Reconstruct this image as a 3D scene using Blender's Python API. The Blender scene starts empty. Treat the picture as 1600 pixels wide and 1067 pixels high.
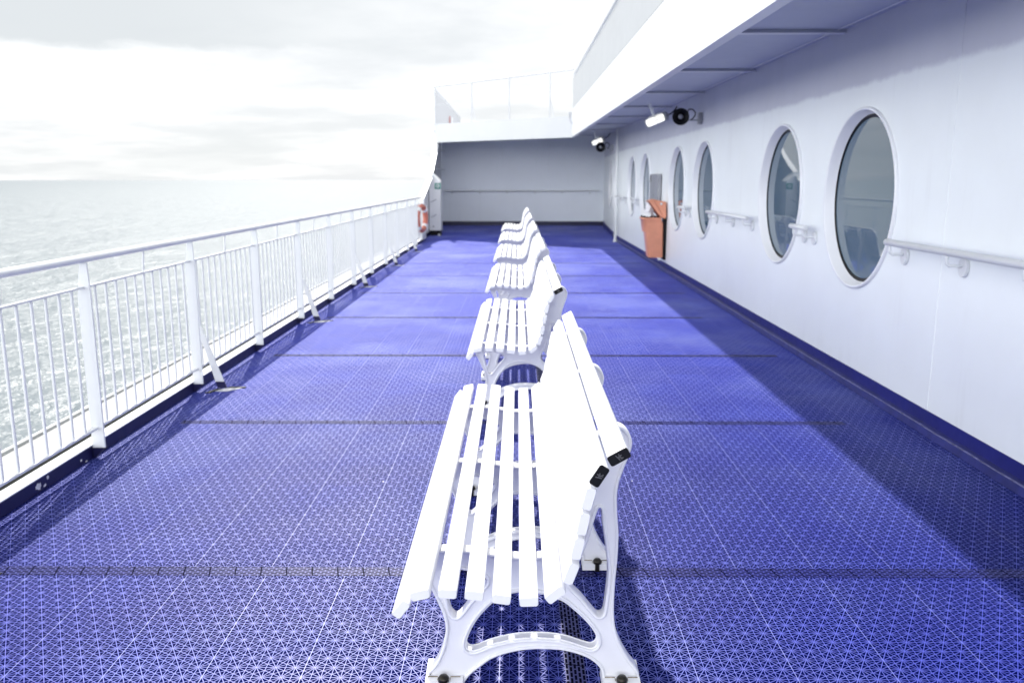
import bpy, bmesh, math, random
from mathutils import Vector, Matrix
random.seed(7)
sc = bpy.context.scene
COL = sc.collection
R = math.radians
PI = math.pi

# ------------------------------------------------------------------ mesh builder
class MB:
    def __init__(s): s.v = []; s.f = []; s.sm = []
    def add(s, vs, fs, smooth=False):
        o = len(s.v); s.v += [tuple(p) for p in vs]
        for f in fs: s.f.append([i+o for i in f]); s.sm.append(smooth)
    def hexa(s, p):          # 8 points: bottom loop 0-3, top loop 4-7
        s.add(p, [(3,2,1,0),(4,5,6,7),(0,1,5,4),(1,2,6,5),(2,3,7,6),(3,0,4,7)])
    def box(s, x0, x1, y0, y1, z0, z1):
        s.hexa([(x0,y0,z0),(x1,y0,z0),(x1,y1,z0),(x0,y1,z0),(x0,y0,z1),(x1,y0,z1),(x1,y1,z1),(x0,y1,z1)])
    def prism(s, poly, axis, a0, a1):
        # poly of (p,q); axis 0: poly=(y,z) along x; 1: poly=(x,z) along y; 2: poly=(x,y) along z
        def mk(p, a):
            return {0:(a,p[0],p[1]), 1:(p[0],a,p[1]), 2:(p[0],p[1],a)}[axis]
        n = len(poly)
        vs = [mk(p,a0) for p in poly]+[mk(p,a1) for p in poly]
        fs = [tuple(range(n))[::-1], tuple(range(n,2*n))]
        fs += [(i,(i+1)%n,n+(i+1)%n,n+i) for i in range(n)]
        s.add(vs, fs)
    def tube(s, pts, r, n=10, closed=False, cap=True):
        pts = [Vector(p) for p in pts]; N = len(pts)
        rs = r if isinstance(r,(list,tuple)) else [r]*N
        up = None; rings = []
        for i,p in enumerate(pts):
            if closed: t = pts[(i+1)%N]-pts[i-1]
            else: t = pts[min(i+1,N-1)]-pts[max(i-1,0)]
            t.normalize()
            if up is None:
                up = Vector((0,0,1)) if abs(t.z)<.9 else Vector((1,0,0))
            a = t.cross(up); 
            if a.length<1e-6: a = t.cross(Vector((1,0,0)))
            a.normalize(); b = a.cross(t).normalized(); up = b
            rings.append([p+(a*math.cos(2*PI*k/n)+b*math.sin(2*PI*k/n))*rs[i] for k in range(n)])
        vs = [q for g in rings for q in g]; fs = []
        M = N if closed else N-1
        for i in range(M):
            j = (i+1)%N
            for k in range(n):
                fs.append((i*n+k,i*n+(k+1)%n,j*n+(k+1)%n,j*n+k))
        s.add(vs, fs, True)
        if cap and not closed:
            s.add(rings[0],[tuple(range(n))[::-1]]); s.add(rings[-1],[tuple(range(n))])
    def lathe(s, prof, origin, axis, n=48, smooth=True):
        # prof: (radius, height along axis)
        o = Vector(origin); ax = Vector(axis).normalized()
        t = Vector((0,0,1)) if abs(ax.z)<.9 else Vector((1,0,0))
        a = ax.cross(t).normalized(); b = ax.cross(a)
        vs = []
        for r,h in prof:
            for k in range(n):
                an = 2*PI*k/n
                vs.append(o+ax*h+(a*math.cos(an)+b*math.sin(an))*r)
        fs = []
        for i in range(len(prof)-1):
            for k in range(n):
                fs.append((i*n+k,i*n+(k+1)%n,(i+1)*n+(k+1)%n,(i+1)*n+k))
        s.add(vs, fs, smooth)
    def mesh(s, me, mat4=None):
        vs = [(mat4@v.co if mat4 else v.co) for v in me.vertices]
        s.add(vs, [tuple(p.vertices) for p in me.polygons])
    def build(s, name, mat, parent=None, loc=None, bevel=0, seg=2, auto=None, offset=None):
        me = bpy.data.meshes.new(name)
        off = Vector(offset) if offset else Vector((0,0,0))
        me.from_pydata([tuple(Vector(p)-off) for p in s.v], [], s.f); me.update()
        for p,q in zip(me.polygons, s.sm): p.use_smooth = q
        o = bpy.data.objects.new(name, me); COL.objects.link(o)
        if mat: me.materials.append(mat)
        if parent: o.parent = parent
        if offset: o.location = off
        if loc: o.location = loc
        if bevel:
            b = o.modifiers.new('bevel','BEVEL'); b.width = bevel; b.segments = seg
            b.limit_method = 'ANGLE'; b.angle_limit = R(40)
            b.harden_normals = True
            for p in me.polygons: p.use_smooth = True
        return o

def empty(name, loc=(0,0,0), rz=0):
    o = bpy.data.objects.new(name, None); COL.objects.link(o)
    o.location = loc; o.rotation_euler = (0,0,rz); o.empty_display_size = .1
    return o
def tag(o, label=None, cat=None, group=None, kind=None):
    if label: o['label'] = label
    if cat: o['category'] = cat
    if group: o['group'] = group
    if kind: o['kind'] = kind
    return o
def children(o): return [c for c in bpy.data.objects if c.parent == o]
def copy_tree(o, parent=None):
    c = o.copy(); COL.objects.link(c)
    if parent: c.parent = parent
    for ch in children(o): copy_tree(ch, c)
    return c

def spline(pts, closed=True, per=5):
    """Catmull-Rom through points; a point with a third truthy value is a sharp corner"""
    P = [Vector((p[0],p[1])) for p in pts]; C = [len(p)>2 and p[2] for p in pts]
    n = len(P); out = []
    for i in range(n if closed else n-1):
        p1 = P[i]; p2 = P[(i+1)%n]
        p0 = P[i-1] if (closed or i>0) else p1
        p3 = P[(i+2)%n] if (closed or i+2<n) else p2
        m1 = Vector((0,0)) if C[i] else (p2-p0)*.5
        m2 = Vector((0,0)) if C[(i+1)%n] else (p3-p1)*.5
        if C[i] and C[(i+1)%n]:
            out.append(p1); continue
        L = (p2-p1).length
        for m in (m1,m2):
            if m.length > L*1.2: m *= L*1.2/m.length
        for k in range(per):
            t = k/per
            h00=2*t**3-3*t**2+1; h10=t**3-2*t**2+t; h01=-2*t**3+3*t**2; h11=t**3-t**2
            out.append(p1*h00+m1*h10+p2*h01+m2*h11)
    if not closed: out.append(P[-1])
    return [(q.x,q.y) for q in out]

def filled(loops, extrude, bevel=0, res=1):
    """2D outline with holes -> extruded, bevelled mesh in the local XY plane"""
    cu = bpy.data.curves.new('tmp','CURVE'); cu.dimensions='2D'; cu.fill_mode='BOTH'
    cu.extrude = extrude; cu.bevel_depth = bevel; cu.bevel_resolution = res
    cu.offset = -bevel
    for L in loops:
        s = cu.splines.new('POLY'); s.points.add(len(L)-1)
        for p,q in zip(s.points, L): p.co = (q[0],q[1],0,1)
        s.use_cyclic_u = True
    o = bpy.data.objects.new('tmp',cu); COL.objects.link(o)
    dg = bpy.context.evaluated_depsgraph_get()
    me = bpy.data.meshes.new_from_object(o.evaluated_get(dg))
    bpy.data.objects.remove(o); bpy.data.curves.remove(cu)
    return me

# ------------------------------------------------------------------ materials
def newmat(name):
    m = bpy.data.materials.new(name); m.use_nodes = True
    nt = m.node_tree; b = nt.nodes['Principled BSDF']
    return m, nt, b
class G:
    """tiny expression helper for shader math"""
    def __init__(s, nt): s.nt = nt
    def m(s, op, a, b=None, c=None, clamp=False):
        n = s.nt.nodes.new('ShaderNodeMath'); n.operation = op; n.use_clamp = clamp
        for i,x in enumerate((a,b,c)):
            if x is None: continue
            if isinstance(x,(int,float)): n.inputs[i].default_value = x
            else: s.nt.links.new(x, n.inputs[i])
        return n.outputs[0]
    def mix(s, f, a, b):
        n = s.nt.nodes.new('ShaderNodeMix'); n.data_type = 'RGBA'
        s.put(n.inputs[0], f); s.put(n.inputs[6], a); s.put(n.inputs[7], b)
        return n.outputs[2]
    def put(s, sock, x):
        if isinstance(x,(int,float)): sock.default_value = x
        elif isinstance(x,tuple): sock.default_value = (*x,1) if len(x)==3 else x
        else: s.nt.links.new(x, sock)
    def noise(s, vec, scale, detail=3, rough=.5):
        n = s.nt.nodes.new('ShaderNodeTexNoise'); n.inputs['Scale'].default_value = scale
        n.inputs['Detail'].default_value = detail; n.inputs['Roughness'].default_value = rough
        if vec is not None: s.nt.links.new(vec, n.inputs['Vector'])
        return n.outputs['Fac']
    def ramp(s, x, a, b):
        n = s.nt.nodes.new('ShaderNodeMapRange'); n.interpolation_type='SMOOTHSTEP'
        s.put(n.inputs['Value'], x); n.inputs['From Min'].default_value=a; n.inputs['From Max'].default_value=b
        return n.outputs[0]
    def pos(s):
        return s.nt.nodes.new('ShaderNodeNewGeometry').outputs['Position']
    def obj(s):
        return s.nt.nodes.new('ShaderNodeTexCoord').outputs['Object']
    def sep(s, v):
        n = s.nt.nodes.new('ShaderNodeSeparateXYZ'); s.nt.links.new(v, n.inputs[0]); return n.outputs
    def scale(s, v, k):
        n = s.nt.nodes.new('ShaderNodeVectorMath'); n.operation='MULTIPLY'; s.nt.links.new(v,n.inputs[0]); n.inputs[1].default_value=k
        return n.outputs[0]
    def bump(s, h, strength, dist, b):
        n = s.nt.nodes.new('ShaderNodeBump'); n.inputs['Strength'].default_value=strength; n.inputs['Distance'].default_value=dist
        s.nt.links.new(h, n.inputs['Height']); s.nt.links.new(n.outputs[0], b.inputs['Normal'])

def painted(name, col, rough=.4, var=.06, scale=2.0, bump=.0, dirt=0, spec=.5, coat=0):
    m, nt, b = newmat(name); g = G(nt)
    p = g.pos()
    n = g.noise(p, scale, 5, .6)
    dark = tuple(c*(1-var*2) for c in col)
    c = g.mix(g.ramp(n,.3,.7), dark, col)
    if dirt:
        st = g.noise(g.scale(p,(9,9,1.1)), 1.0, 4, .6)       # faint vertical streaks
        c = g.mix(g.m('MULTIPLY', g.ramp(st,.58,.78), dirt), c, tuple(x*.72 for x in col[:2])+(col[2]*.66,))
    nt.links.new(c, b.inputs['Base Color'])
    r = g.m('ADD', g.m('MULTIPLY', g.noise(p, scale*6, 3), .2), rough-.1)
    nt.links.new(r, b.inputs['Roughness'])
    b.inputs['Specular IOR Level'].default_value = spec
    b.inputs['Coat Weight'].default_value = coat
    if bump: g.bump(g.noise(p, 5, 4, .55), bump, .02, b)
    return m

WHITE = painted('white_paint', (.80,.81,.83), .38, .02, 1.3, .05, .25)
RAILW = painted('white_rail_paint', (.72,.735,.745), .35, .02, 3)
PLASTIC = painted('white_plastic', (.84,.84,.86), .33, .015, 6, spec=.5)
NAVY = painted('navy_paint', (.006,.006,.06), .42, .15, 3, .1)
NAVYFIL = painted('navy_fillet', (.03,.036,.20), .35, .2, 6, .1)
BLACK = painted('black_plastic', (.006,.006,.008), .45, .1, 8, spec=.2)
DARK = painted('dark_gutter', (.006,.008,.008), .8, .2, 4, spec=.1)
STEEL = painted('grey_steel', (.33,.34,.37), .35, .08, 4)
STEEL.node_tree.nodes['Principled BSDF'].inputs['Metallic'].default_value = .2
ORANGE = painted('orange_plastic', (.80,.34,.21), .42, .06, 5)
ORANGED = painted('orange_dark_inside', (.30,.06,.03), .5, .06, 5)
REDOR = painted('lifebuoy_orange', (.62,.20,.14), .5, .06, 6)
BAG = painted('bin_liner', (.80,.80,.82), .3, .03, 12, .3)
GREEN = painted('sign_green', (.02,.24,.19), .4, .03, 8)
SIGNW = painted('sign_white', (.8,.82,.82), .4, .02, 8)
RUST = painted('bolt_dark', (.035,.03,.022), .35, .3, 40)
RUST.node_tree.nodes['Principled BSDF'].inputs['Metallic'].default_value = .5
RED = painted('red_paint', (.5,.04,.03), .4, .05, 5)
LOGO = painted('cap_emblem_grey', (.10,.10,.11), .4, .05, 5)
BULW = painted('bulwark_paint', (.52,.535,.545), .5, .02, 1.5, .03)
UPPERG = painted('pale_grey_paint', (.42,.43,.43), .5, .05, 3)
NAVY2 = painted('skirting_navy', (.014,.017,.17), .4, .12, 3, .1)
BULK = painted('bulkhead_paint', (.86,.90,.96), .5, .02, 1.0, .04, .15)
CHIP = painted('bare_paint_chip', (.62,.63,.68), .6, .1, 20)
STAIN = painted('rust_stain', (.32,.25,.14), .6, .3, 40)
FLANGE = painted('white_flange_paint', (.80,.81,.83), .4, .02, 2)

def wall_material():
    # white ship's paint; above about 2.17 m it turns greyer, along a ragged edge
    m, nt, b = newmat('cabin_wall_paint'); g = G(nt); p = g.pos(); s = g.sep(p)
    n = g.noise(p, 1.2, 5, .6)
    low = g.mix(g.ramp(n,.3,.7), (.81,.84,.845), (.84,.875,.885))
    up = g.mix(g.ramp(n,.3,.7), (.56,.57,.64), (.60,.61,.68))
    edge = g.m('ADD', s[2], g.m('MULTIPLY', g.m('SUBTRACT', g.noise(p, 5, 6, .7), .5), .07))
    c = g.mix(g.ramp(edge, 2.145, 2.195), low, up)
    st = g.noise(g.scale(p,(1,7,.9)), 1.0, 4, .6)
    c = g.mix(g.m('MULTIPLY', g.ramp(st,.56,.8), .22), c, (.60,.60,.60))
    nt.links.new(c, b.inputs['Base Color'])
    nt.links.new(g.m('ADD', g.m('MULTIPLY', g.noise(p,4,3), .22), .26), b.inputs['Roughness'])
    # plates pulled slightly in between the frames behind them
    h = g.m('ADD', g.m('MULTIPLY', g.noise(g.scale(p,(1,1.3,.5)), 1.0, 2), 1.0), g.m('MULTIPLY', g.noise(p,30,3), .03))
    g.bump(h, .25, .05, b)
    return m
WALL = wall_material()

def glass_material():
    m, nt, b = newmat('window_glass'); g = G(nt); p = g.pos()
    b.inputs['Base Color'].default_value = (.06,.11,.155,1)
    b.inputs['IOR'].default_value = 1.85
    nt.links.new(g.m('ADD', g.m('MULTIPLY', g.noise(p,3,4), .03), .0), b.inputs['Roughness'])
    h = g.noise(p, 1.6, 1)
    g.bump(h, .03, .02, b)
    return m
GLASS = glass_material()

def deck_material():
    m, nt, b = newmat('deck_tile_lattice'); g = G(nt); p = g.pos(); s = g.sep(p)
    T = .305; D = T/5; H = D*math.sqrt(3)
    x = g.m('ADD', s[0], .055); y = s[1]
    def cell(off):
        u = g.m('MULTIPLY', g.m('SUBTRACT', g.m('FRACT', g.m('ADD', g.m('DIVIDE', x, D), off)), .5), D)
        v = g.m('MULTIPLY', g.m('SUBTRACT', g.m('FRACT', g.m('ADD', g.m('DIVIDE', y, H), off)), .5), H)
        return u, v, g.m('ADD', g.m('MULTIPLY',u,u), g.m('MULTIPLY',v,v))
    ua,va,ra = cell(0.0); ub,vb,rb = cell(.5)
    isA = g.m('LESS_THAN', ra, rb)                 # nearest hub of the triangular net
    def pick(a,b_): return g.m('ADD', g.m('MULTIPLY', a, isA), g.m('MULTIPLY', b_, g.m('SUBTRACT', 1, isA)))
    u = pick(ua,ub); v = pick(va,vb); rr = g.m('SQRT', pick(ra,rb)); th = g.m('ARCTAN2', v, u)
    def spokes(n, w, ph=0):
        k = g.m('ABSOLUTE', g.m('SINE', g.m('MULTIPLY', g.m('ADD', th, ph), n/2)))
        return g.m('LESS_THAN', g.m('DIVIDE', g.m('MULTIPLY', rr, k), n/2), w)
    L = g.m('MAXIMUM', spokes(6, .0014), g.m('MULTIPLY', spokes(12, .0013), g.m('GREATER_THAN', rr, .0075)))
    L = g.m('MAXIMUM', L, g.m('LESS_THAN', rr, .002))
    # edges of the hexagonal cells
    def hexd():
        hx = g.m('ABSOLUTE', u); 
        a1 = g.m('ABSOLUTE', g.m('ADD', g.m('MULTIPLY', u, .5), g.m('MULTIPLY', v, .8660)))
        a2 = g.m('ABSOLUTE', g.m('SUBTRACT', g.m('MULTIPLY', u, .5), g.m('MULTIPLY', v, .8660)))
        return g.m('MAXIMUM', hx, g.m('MAXIMUM', a1, a2))
    hd = hexd()
    L = g.m('MAXIMUM', L, g.m('GREATER_THAN', hd, D/2-.0013))
    # tile joints: clear lines fore and aft, fainter athwartships
    fx = g.m('ABSOLUTE', g.m('SUBTRACT', g.m('FRACT', g.m('DIVIDE', x, T)), .5))
    fy = g.m('ABSOLUTE', g.m('SUBTRACT', g.m('FRACT', g.m('DIVIDE', y, T)), .5))
    jx = g.m('GREATER_THAN', fx, .5-.0045); jy = g.m('GREATER_THAN', fy, .5-.004)
    L = g.m('MAXIMUM', L, jx)
    big = g.noise(p, .55, 4, .6); mid = g.noise(p, 3.5, 4, .6); fine = g.noise(p, 90, 2)
    # per-tile shade
    wn = nt.nodes.new('ShaderNodeTexWhiteNoise'); wn.noise_dimensions='2D'
    cm = nt.nodes.new('ShaderNodeCombineXYZ')
    nt.links.new(g.m('FLOOR', g.m('DIVIDE', x, T)), cm.inputs[0]); nt.links.new(g.m('FLOOR', g.m('DIVIDE', y, T)), cm.inputs[1])
    nt.links.new(cm.outputs[0], wn.inputs['Vector'])
    lat = g.mix(g.ramp(mid,.3,.75), (.013,.027,.39), (.030,.052,.47))
    lat = g.mix(g.m('MULTIPLY', wn.outputs['Value'], .55), lat, (.010,.021,.32))
    # scuffed, salty wear
    lat = g.mix(g.m('MULTIPLY', g.ramp(big,.42,.68), .22), lat, (.34,.40,.76))
    lat = g.mix(g.m('MULTIPLY', g.ramp(fine,.60,.78), .30), lat, (.45,.48,.78))
    lat = g.mix(g.m('MULTIPLY', jx, .28), lat, (.34,.38,.72))  # joint lines lightened: glint off the tile edges painted in
    edge_row = g.m('LESS_THAN', x, -1.98)          # margin row darkened: the rail's even shadow band painted into the tiles
    lat = g.mix(g.m('MULTIPLY', edge_row, .15), lat, (.022,.027,.26))
    # the lattice is a centimetre thick: seen at a low angle its bars close over the holes
    lw = nt.nodes.new('ShaderNodeLayerWeight'); lw.inputs['Blend'].default_value = .5
    L0 = L
    L = g.m('MAXIMUM', L, g.m('MULTIPLY', g.ramp(lw.outputs['Facing'], .64, .93), .9))
    c = g.mix(L, (.002,.004,.05), lat)
    # loose specks of paint and salt
    vo = nt.nodes.new('ShaderNodeTexVoronoi'); vo.inputs['Scale'].default_value = 2.3
    nt.links.new(p, vo.inputs['Vector'])
    speck = g.m('LESS_THAN', vo.outputs['Distance'], g.m('MULTIPLY', g.noise(p,4,1), .016))
    c = g.mix(speck, c, (.7,.72,.78))
    nt.links.new(c, b.inputs['Base Color'])
    nt.links.new(g.m('MULTIPLY', L0, .65), b.inputs['Specular IOR Level'])
    nt.links.new(g.m('ADD', g.m('MULTIPLY', mid, .22), .40), b.inputs['Roughness'])
    b.inputs['Sheen Weight'].default_value = .5; b.inputs['Sheen Roughness'].default_value = .3; b.inputs['Sheen Tint'].default_value = (.8,.82,1,1)
    nt.links.new(g.m('MULTIPLY', L, .10), b.inputs['Sheen Weight'])
    g.bump(g.m('ADD', L, g.m('MULTIPLY', fine, .4)), .12, .002, b)
    return m
DECK = deck_material()

def strip_material(name, along):
    # slotted rubber-like joint mat; along = axis the strip runs along
    m, nt, b = newmat(name); g = G(nt); p = g.obj(); s = g.sep(p)
    a, w = (s[0], s[1]) if along == 0 else (s[1], s[0])
    row = g.m('ADD', g.m('DIVIDE', w, .0125), 20)
    sh = g.m('MULTIPLY', g.m('FLOOR', row), .5)
    fa = g.m('ABSOLUTE', g.m('SUBTRACT', g.m('FRACT', g.m('ADD', g.m('DIVIDE', a, .030), sh)), .5))
    fw = g.m('ABSOLUTE', g.m('SUBTRACT', g.m('FRACT', row), .5))
    slot = g.m('MULTIPLY', g.m('LESS_THAN', fa, .40), g.m('LESS_THAN', fw, .30))
    seam = g.m('GREATER_THAN', g.m('ABSOLUTE', g.m('SUBTRACT', g.m('FRACT', g.m('DIVIDE', g.m('ADD', a, g.m('MULTIPLY', w, .25)), .1)), .5)), .475)
    hole = g.m('MAXIMUM', slot, seam)
    base = g.mix(g.ramp(g.noise(g.pos(),5,3),.35,.7), (.005,.010,.19), (.012,.019,.25))
    if along == 1: base = g.mix(.5, base, (.05,.055,.12))
    c = g.mix(hole, base, (.004,.004,.012))
    nt.links.new(c, b.inputs['Base Color'])
    b.inputs['Roughness'].default_value = .38
    nt.links.new(g.m('SUBTRACT', .4, g.m('MULTIPLY', hole, .4)), b.inputs['Specular IOR Level'])
    g.bump(g.m('SUBTRACT', 1, hole), .4, .002, b)
    return m
STRIPX = strip_material('joint_mat_across', 0)
STRIPY = strip_material('joint_mat_along', 1)

def sea_material():
    m, nt, b = newmat('sea_water'); g = G(nt); p = g.pos()
    b.inputs['Base Color'].default_value = (.085,.105,.115,1)
    b.inputs['IOR'].default_value = 1.33
    b.inputs['Roughness'].default_value = .32
    q = g.scale(p,(1,.6,1))
    sparkle = g.m('MULTIPLY', g.ramp(g.noise(q,.55,9,.72), .60,.74), .75)  # white flecks: sun sparkle on the waves painted as colour
    c = g.mix(sparkle, (.15,.18,.20), (.62,.66,.68))
    nt.links.new(c, b.inputs['Base Color'])
    h = g.m('ADD', g.m('MULTIPLY', g.noise(q,.05,3,.5), 1.6), g.m('ADD', g.m('MULTIPLY', g.noise(q,.22,5,.6), .9), g.m('MULTIPLY', g.noise(q,1.1,4,.6), .22)))
    g.bump(h, 1.0, 1.5, b)
    return m
SEA = sea_material()

def lamp_material():
    m, nt, b = newmat('lit_lamp_glass'); g = G(nt)
    b.inputs['Base Color'].default_value = (.9,.9,.86,1)
    b.inputs['Roughness'].default_value = .2
    b.inputs['Emission Color'].default_value = (1,.98,.90,1)
    b.inputs['Emission Strength'].default_value = .8
    return m
LAMP = lamp_material()

# ------------------------------------------------------------------ layout numbers (metres; deck at z = 0)
WX = 2.48            # face of the cabin wall
RX = -2.33           # inner face of the coaming under the rail
def edge_x(y): return 1.338             # outer edge of the overhead canopy
def sheer(y): return .0073*(y-4.6)      # the deck above rises slightly towards the far end
ZE = 2.41            # its underside lip

# ---------------------------------------------------------------- sea, deck
m = MB(); S = 30000
m.add([(-S,-3000,-17),(S,-3000,-17),(S,S,-17),(-S,S,-17)], [(0,1,2,3)])
tag(m.build('sea', SEA), kind='structure')

m = MB(); m.add([(RX-.06,-3,0),(2.9,-3,0),(2.9,20.95,0),(RX-.06,20.95,0),(2.9,26.8,.085),(RX-.06,26.8,.085)], [(0,1,2,3),(3,2,4,5)])
tag(m.build('deck', DECK), kind='structure')
m = MB(); m.box(-2.95,2.95,-3,28.4,-.5,-.02)
tag(m.build('deck_slab', WHITE), kind='structure')
for k in range(9):
    y = 3.03+2.043*k
    m = MB(); xs = -2.12-.0*k
    # a long mat, trimmed short of the wall
    x1 = 2.42 if k == 0 else 2.05 if k%2 else 2.25
    m.add([(xs,y-.0375,.0012),(x1,y-.0375,.0012),(x1,y+.0375,.0012),(xs,y+.0375,.0012)],[(0,1,2,3)])
    tag(m.build('deck_joint_strip', STRIPX, offset=(0,y,0)), kind='structure')
m = MB(); m.add([(.1495,-1,.0026),(.2120,-1,.0026),(.2120,20.9,.0026),(.1495,20.9,.0026)],[(0,1,2,3)])
tag(m.build('deck_joint_strip', STRIPY, offset=(.1495,0,0)), kind='structure')

# coaming under the rail: navy inner face, white top, dark gutter, pale ship's side beyond
m = MB(); m.box(-2.40,RX,-3,20.6,0.004,.072)
kerb = tag(m.build('kerb', NAVY), kind='structure')
m = MB(); m.box(-2.405,RX+.002,-3,20.6,.0722,.0785)
m.build('kerb_top', WHITE, kerb)
m = MB(); m.box(-2.60,-2.406,-3,28,-.019,.004)
m.build('gutter', DARK, kerb)
m = MB(); m.box(-2.83,-2.60,-3,28,-.019,.012); m.box(-2.845,-2.825,-3,28,.0125,.03)
m.build('deck_edge', UPPERG, kerb)
# worn patches on the kerb
def blob(cy, cz, ry, rz, n=16, x=RX+.0012):
    mm = MB(); pts = []
    for k in range(n):
        a = 2*PI*k/n; q = random.uniform(.55,1.15)
        pts.append((cy+ry*q*math.cos(a), cz+rz*q*math.sin(a)))
    mm.prism(pts, 0, x-.002, x)
    return mm
for (cy,cz,ry,rz) in ((3.845,.036,.034,.021),(3.93,.052,.011,.011),(4.25,.03,.010,.008),(4.30,.008,.012,.005),(3.90,.022,.013,.008)):
    blob(cy,cz,ry,rz).build('paint_chip', CHIP, kerb)

# ---------------------------------------------------------------- left railing
fence = empty('deck_railing', (RX,3,0))
tag(fence, 'white metal railing with thin upright bars along the open sea side of the deck', 'railing')
def fpart(mm, name, mat, parent=None, bevel=0):
    o = mm.build(name, mat, parent or fence, bevel=bevel)
    if not parent: o.matrix_parent_inverse = Matrix.Translation((-RX,-3,0))
    return o
Y0, Y1 = -1.45, 20.35
HX = -2.288
m = MB(); m.tube([(HX,Y0-1,1.092),(HX,Y1,1.092)], .0215, 20); fpart(m,'handrail',RAILW)
m = MB(); m.box(HX-.022,HX+.002,Y0-1,Y1,.936,.948); fpart(m,'mid_rail',RAILW,bevel=.003)
m = MB(); m.box(-2.310,-2.286,Y0-1,Y1,.164,.178); fpart(m,'bottom_rail',RAILW,bevel=.003)
posts = [4.38+1.452*k for k in range(-5,12)]
nb = 0; rest = MB(); BX = -2.298
for y in posts:
    if y < -2 or y > Y1: continue
    xi, xo = -2.258, -2.3275
    m = MB()
    m.prism([(xo,.060),(xi,.060),(xi,.90),(xi-.008,1.075),(xi-.044,1.075),(xo,.90)], 1, y-.006, y+.006)
    p_ = fpart(m,'post',RAILW,bevel=.0015)
    m = MB(); m.prism([(xo,.004),(xo+.012,.004),(xi+.0003,.0595),(xo,.0595)], 1, y-.0062, y+.0062)
    m.build('post_foot', NAVY, p_)
    for j in range(1,12):
        yb = y+1.452*j/12
        if yb > Y1: continue
        tgt = MB() if (yb > 2.9 and nb < 97) else rest
        tgt.tube([(BX,yb,.176),(BX,yb,.938)], .0078, 8, cap=False)
        if tgt is not rest: fpart(tgt,'baluster',RAILW); nb += 1
    ym = y+1.452*.5
    if ym < Y1:
        m = MB(); m.tube([(BX,ym,.946),(HX,ym,1.076)], .0065, 8, cap=False); fpart(m,'rail_support',RAILW)
o = fpart(rest,'baluster',RAILW); o['kind'] = 'stuff'
for k in range(-1,5):
    y = 5.93+2.97*k + (.0 if k<3 else .06)
    m = MB()
    zt = .46; zc = .055
    def sx(z): return -2.282 + (zt-z)*.345
    m.hexa([(sx(zc)-.062,y-.006,zc),(sx(zc),y-.006,zc),(sx(zc),y+.006,zc),(sx(zc)-.062,y+.006,zc),
            (sx(zt)-.03,y-.006,zt),(sx(zt),y-.006,zt),(sx(zt),y+.006,zt),(sx(zt)-.03,y+.006,zt)])
    st = fpart(m,'strut',RAILW,bevel=.001)
    m = MB()
    m.hexa([(sx(.008)-.064,y-.0065,.008),(sx(.008)+.002,y-.0065,.008),(sx(.008)+.002,y+.0065,.008),(sx(.008)-.064,y+.0065,.008),
            (sx(zc)-.0625,y-.0065,zc-.001),(sx(zc)+.0005,y-.0065,zc-.001),(sx(zc)+.0005,y+.0065,zc-.001),(sx(zc)-.0625,y+.0065,zc-.001)])
    m.build('strut_foot', NAVY, st)
    xf = sx(0)-.03
    m = MB(); m.hexa([(xf-.05,y-.085,.0005),(xf+.055,y-.085,.0005),(xf+.135,y+.008,.0005),(xf+.02,y+.008,.0005),
                      (xf-.05,y-.085,.004),(xf+.055,y-.085,.004),(xf+.135,y+.008,.004),(xf+.02,y+.008,.004)])
    m.build('deck_plate', CHIP, st)
    m = MB(); m.box(xf+.035,xf+.155,y+.009,y+.045,.0005,.006)
    m.hexa([(xf-.085,y-.135,.0005),(xf-.05,y-.135,.0005),(xf+.0,y-.012,.0005),(xf-.035,y-.012,.0005),
            (xf-.085,y-.135,.006),(xf-.05,y-.135,.006),(xf+.0,y-.012,.006),(xf-.035,y-.012,.006)])
    m.build('plate_gap', BLACK, st)

# ---------------------------------------------------------------- cabin wall with round windows
wall = empty('cabin_wall', (WX,10,0))
tag(wall, 'white painted steel cabin wall on the right with a row of round windows', 'wall')
def wpart(mm, name, mat, parent=None, **k):
    o = mm.build(name, mat, parent or wall, **k)
    if not parent: o.matrix_parent_inverse = Matrix.Translation((-WX,-10,0))
    return o
WIN = [1.0,2.87,6.19,8.05,11.37,13.25,16.55,18.45,21.8,23.65]
ZW = 1.362; RO = .642
def wall_x(y): return WX if y <= 21 else WX+(y-21)*.038
KX = math.atan(.038)
ytop = 2.80
# segment 1 (straight) and segment 2 (bent outwards past the pipe), each a sheet with round openings
def wall_sheet(y0, y1, ws):
    loops = [[(y0,.0),(y1,.0),(y1,ytop),(y0,ytop)]]
    for w in ws:
        loops.append([(w+RO*math.cos(2*PI*k/72), ZW+RO*math.sin(2*PI*k/72)) for k in range(72)])
    return filled(loops, .004)
seg = MB()
me = wall_sheet(-3, 21, [w for w in WIN if w < 21])
seg.mesh(me, Matrix(((0,0,1,WX+.004),(1,0,0,0),(0,1,0,0),(0,0,0,1))))
me = wall_sheet(21, 28.4, [w for w in WIN if w > 21])
M2 = Matrix(((0,0,1,WX+.004),(1,0,0,0),(0,1,0,0),(0,0,0,1)))
seg.mesh(me, Matrix.Translation((WX,21,0)) @ Matrix.Rotation(-KX,4,'Z') @ Matrix.Translation((-WX,-21,0)) @ M2)
wpart(seg,'wall_plating',WALL)
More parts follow.
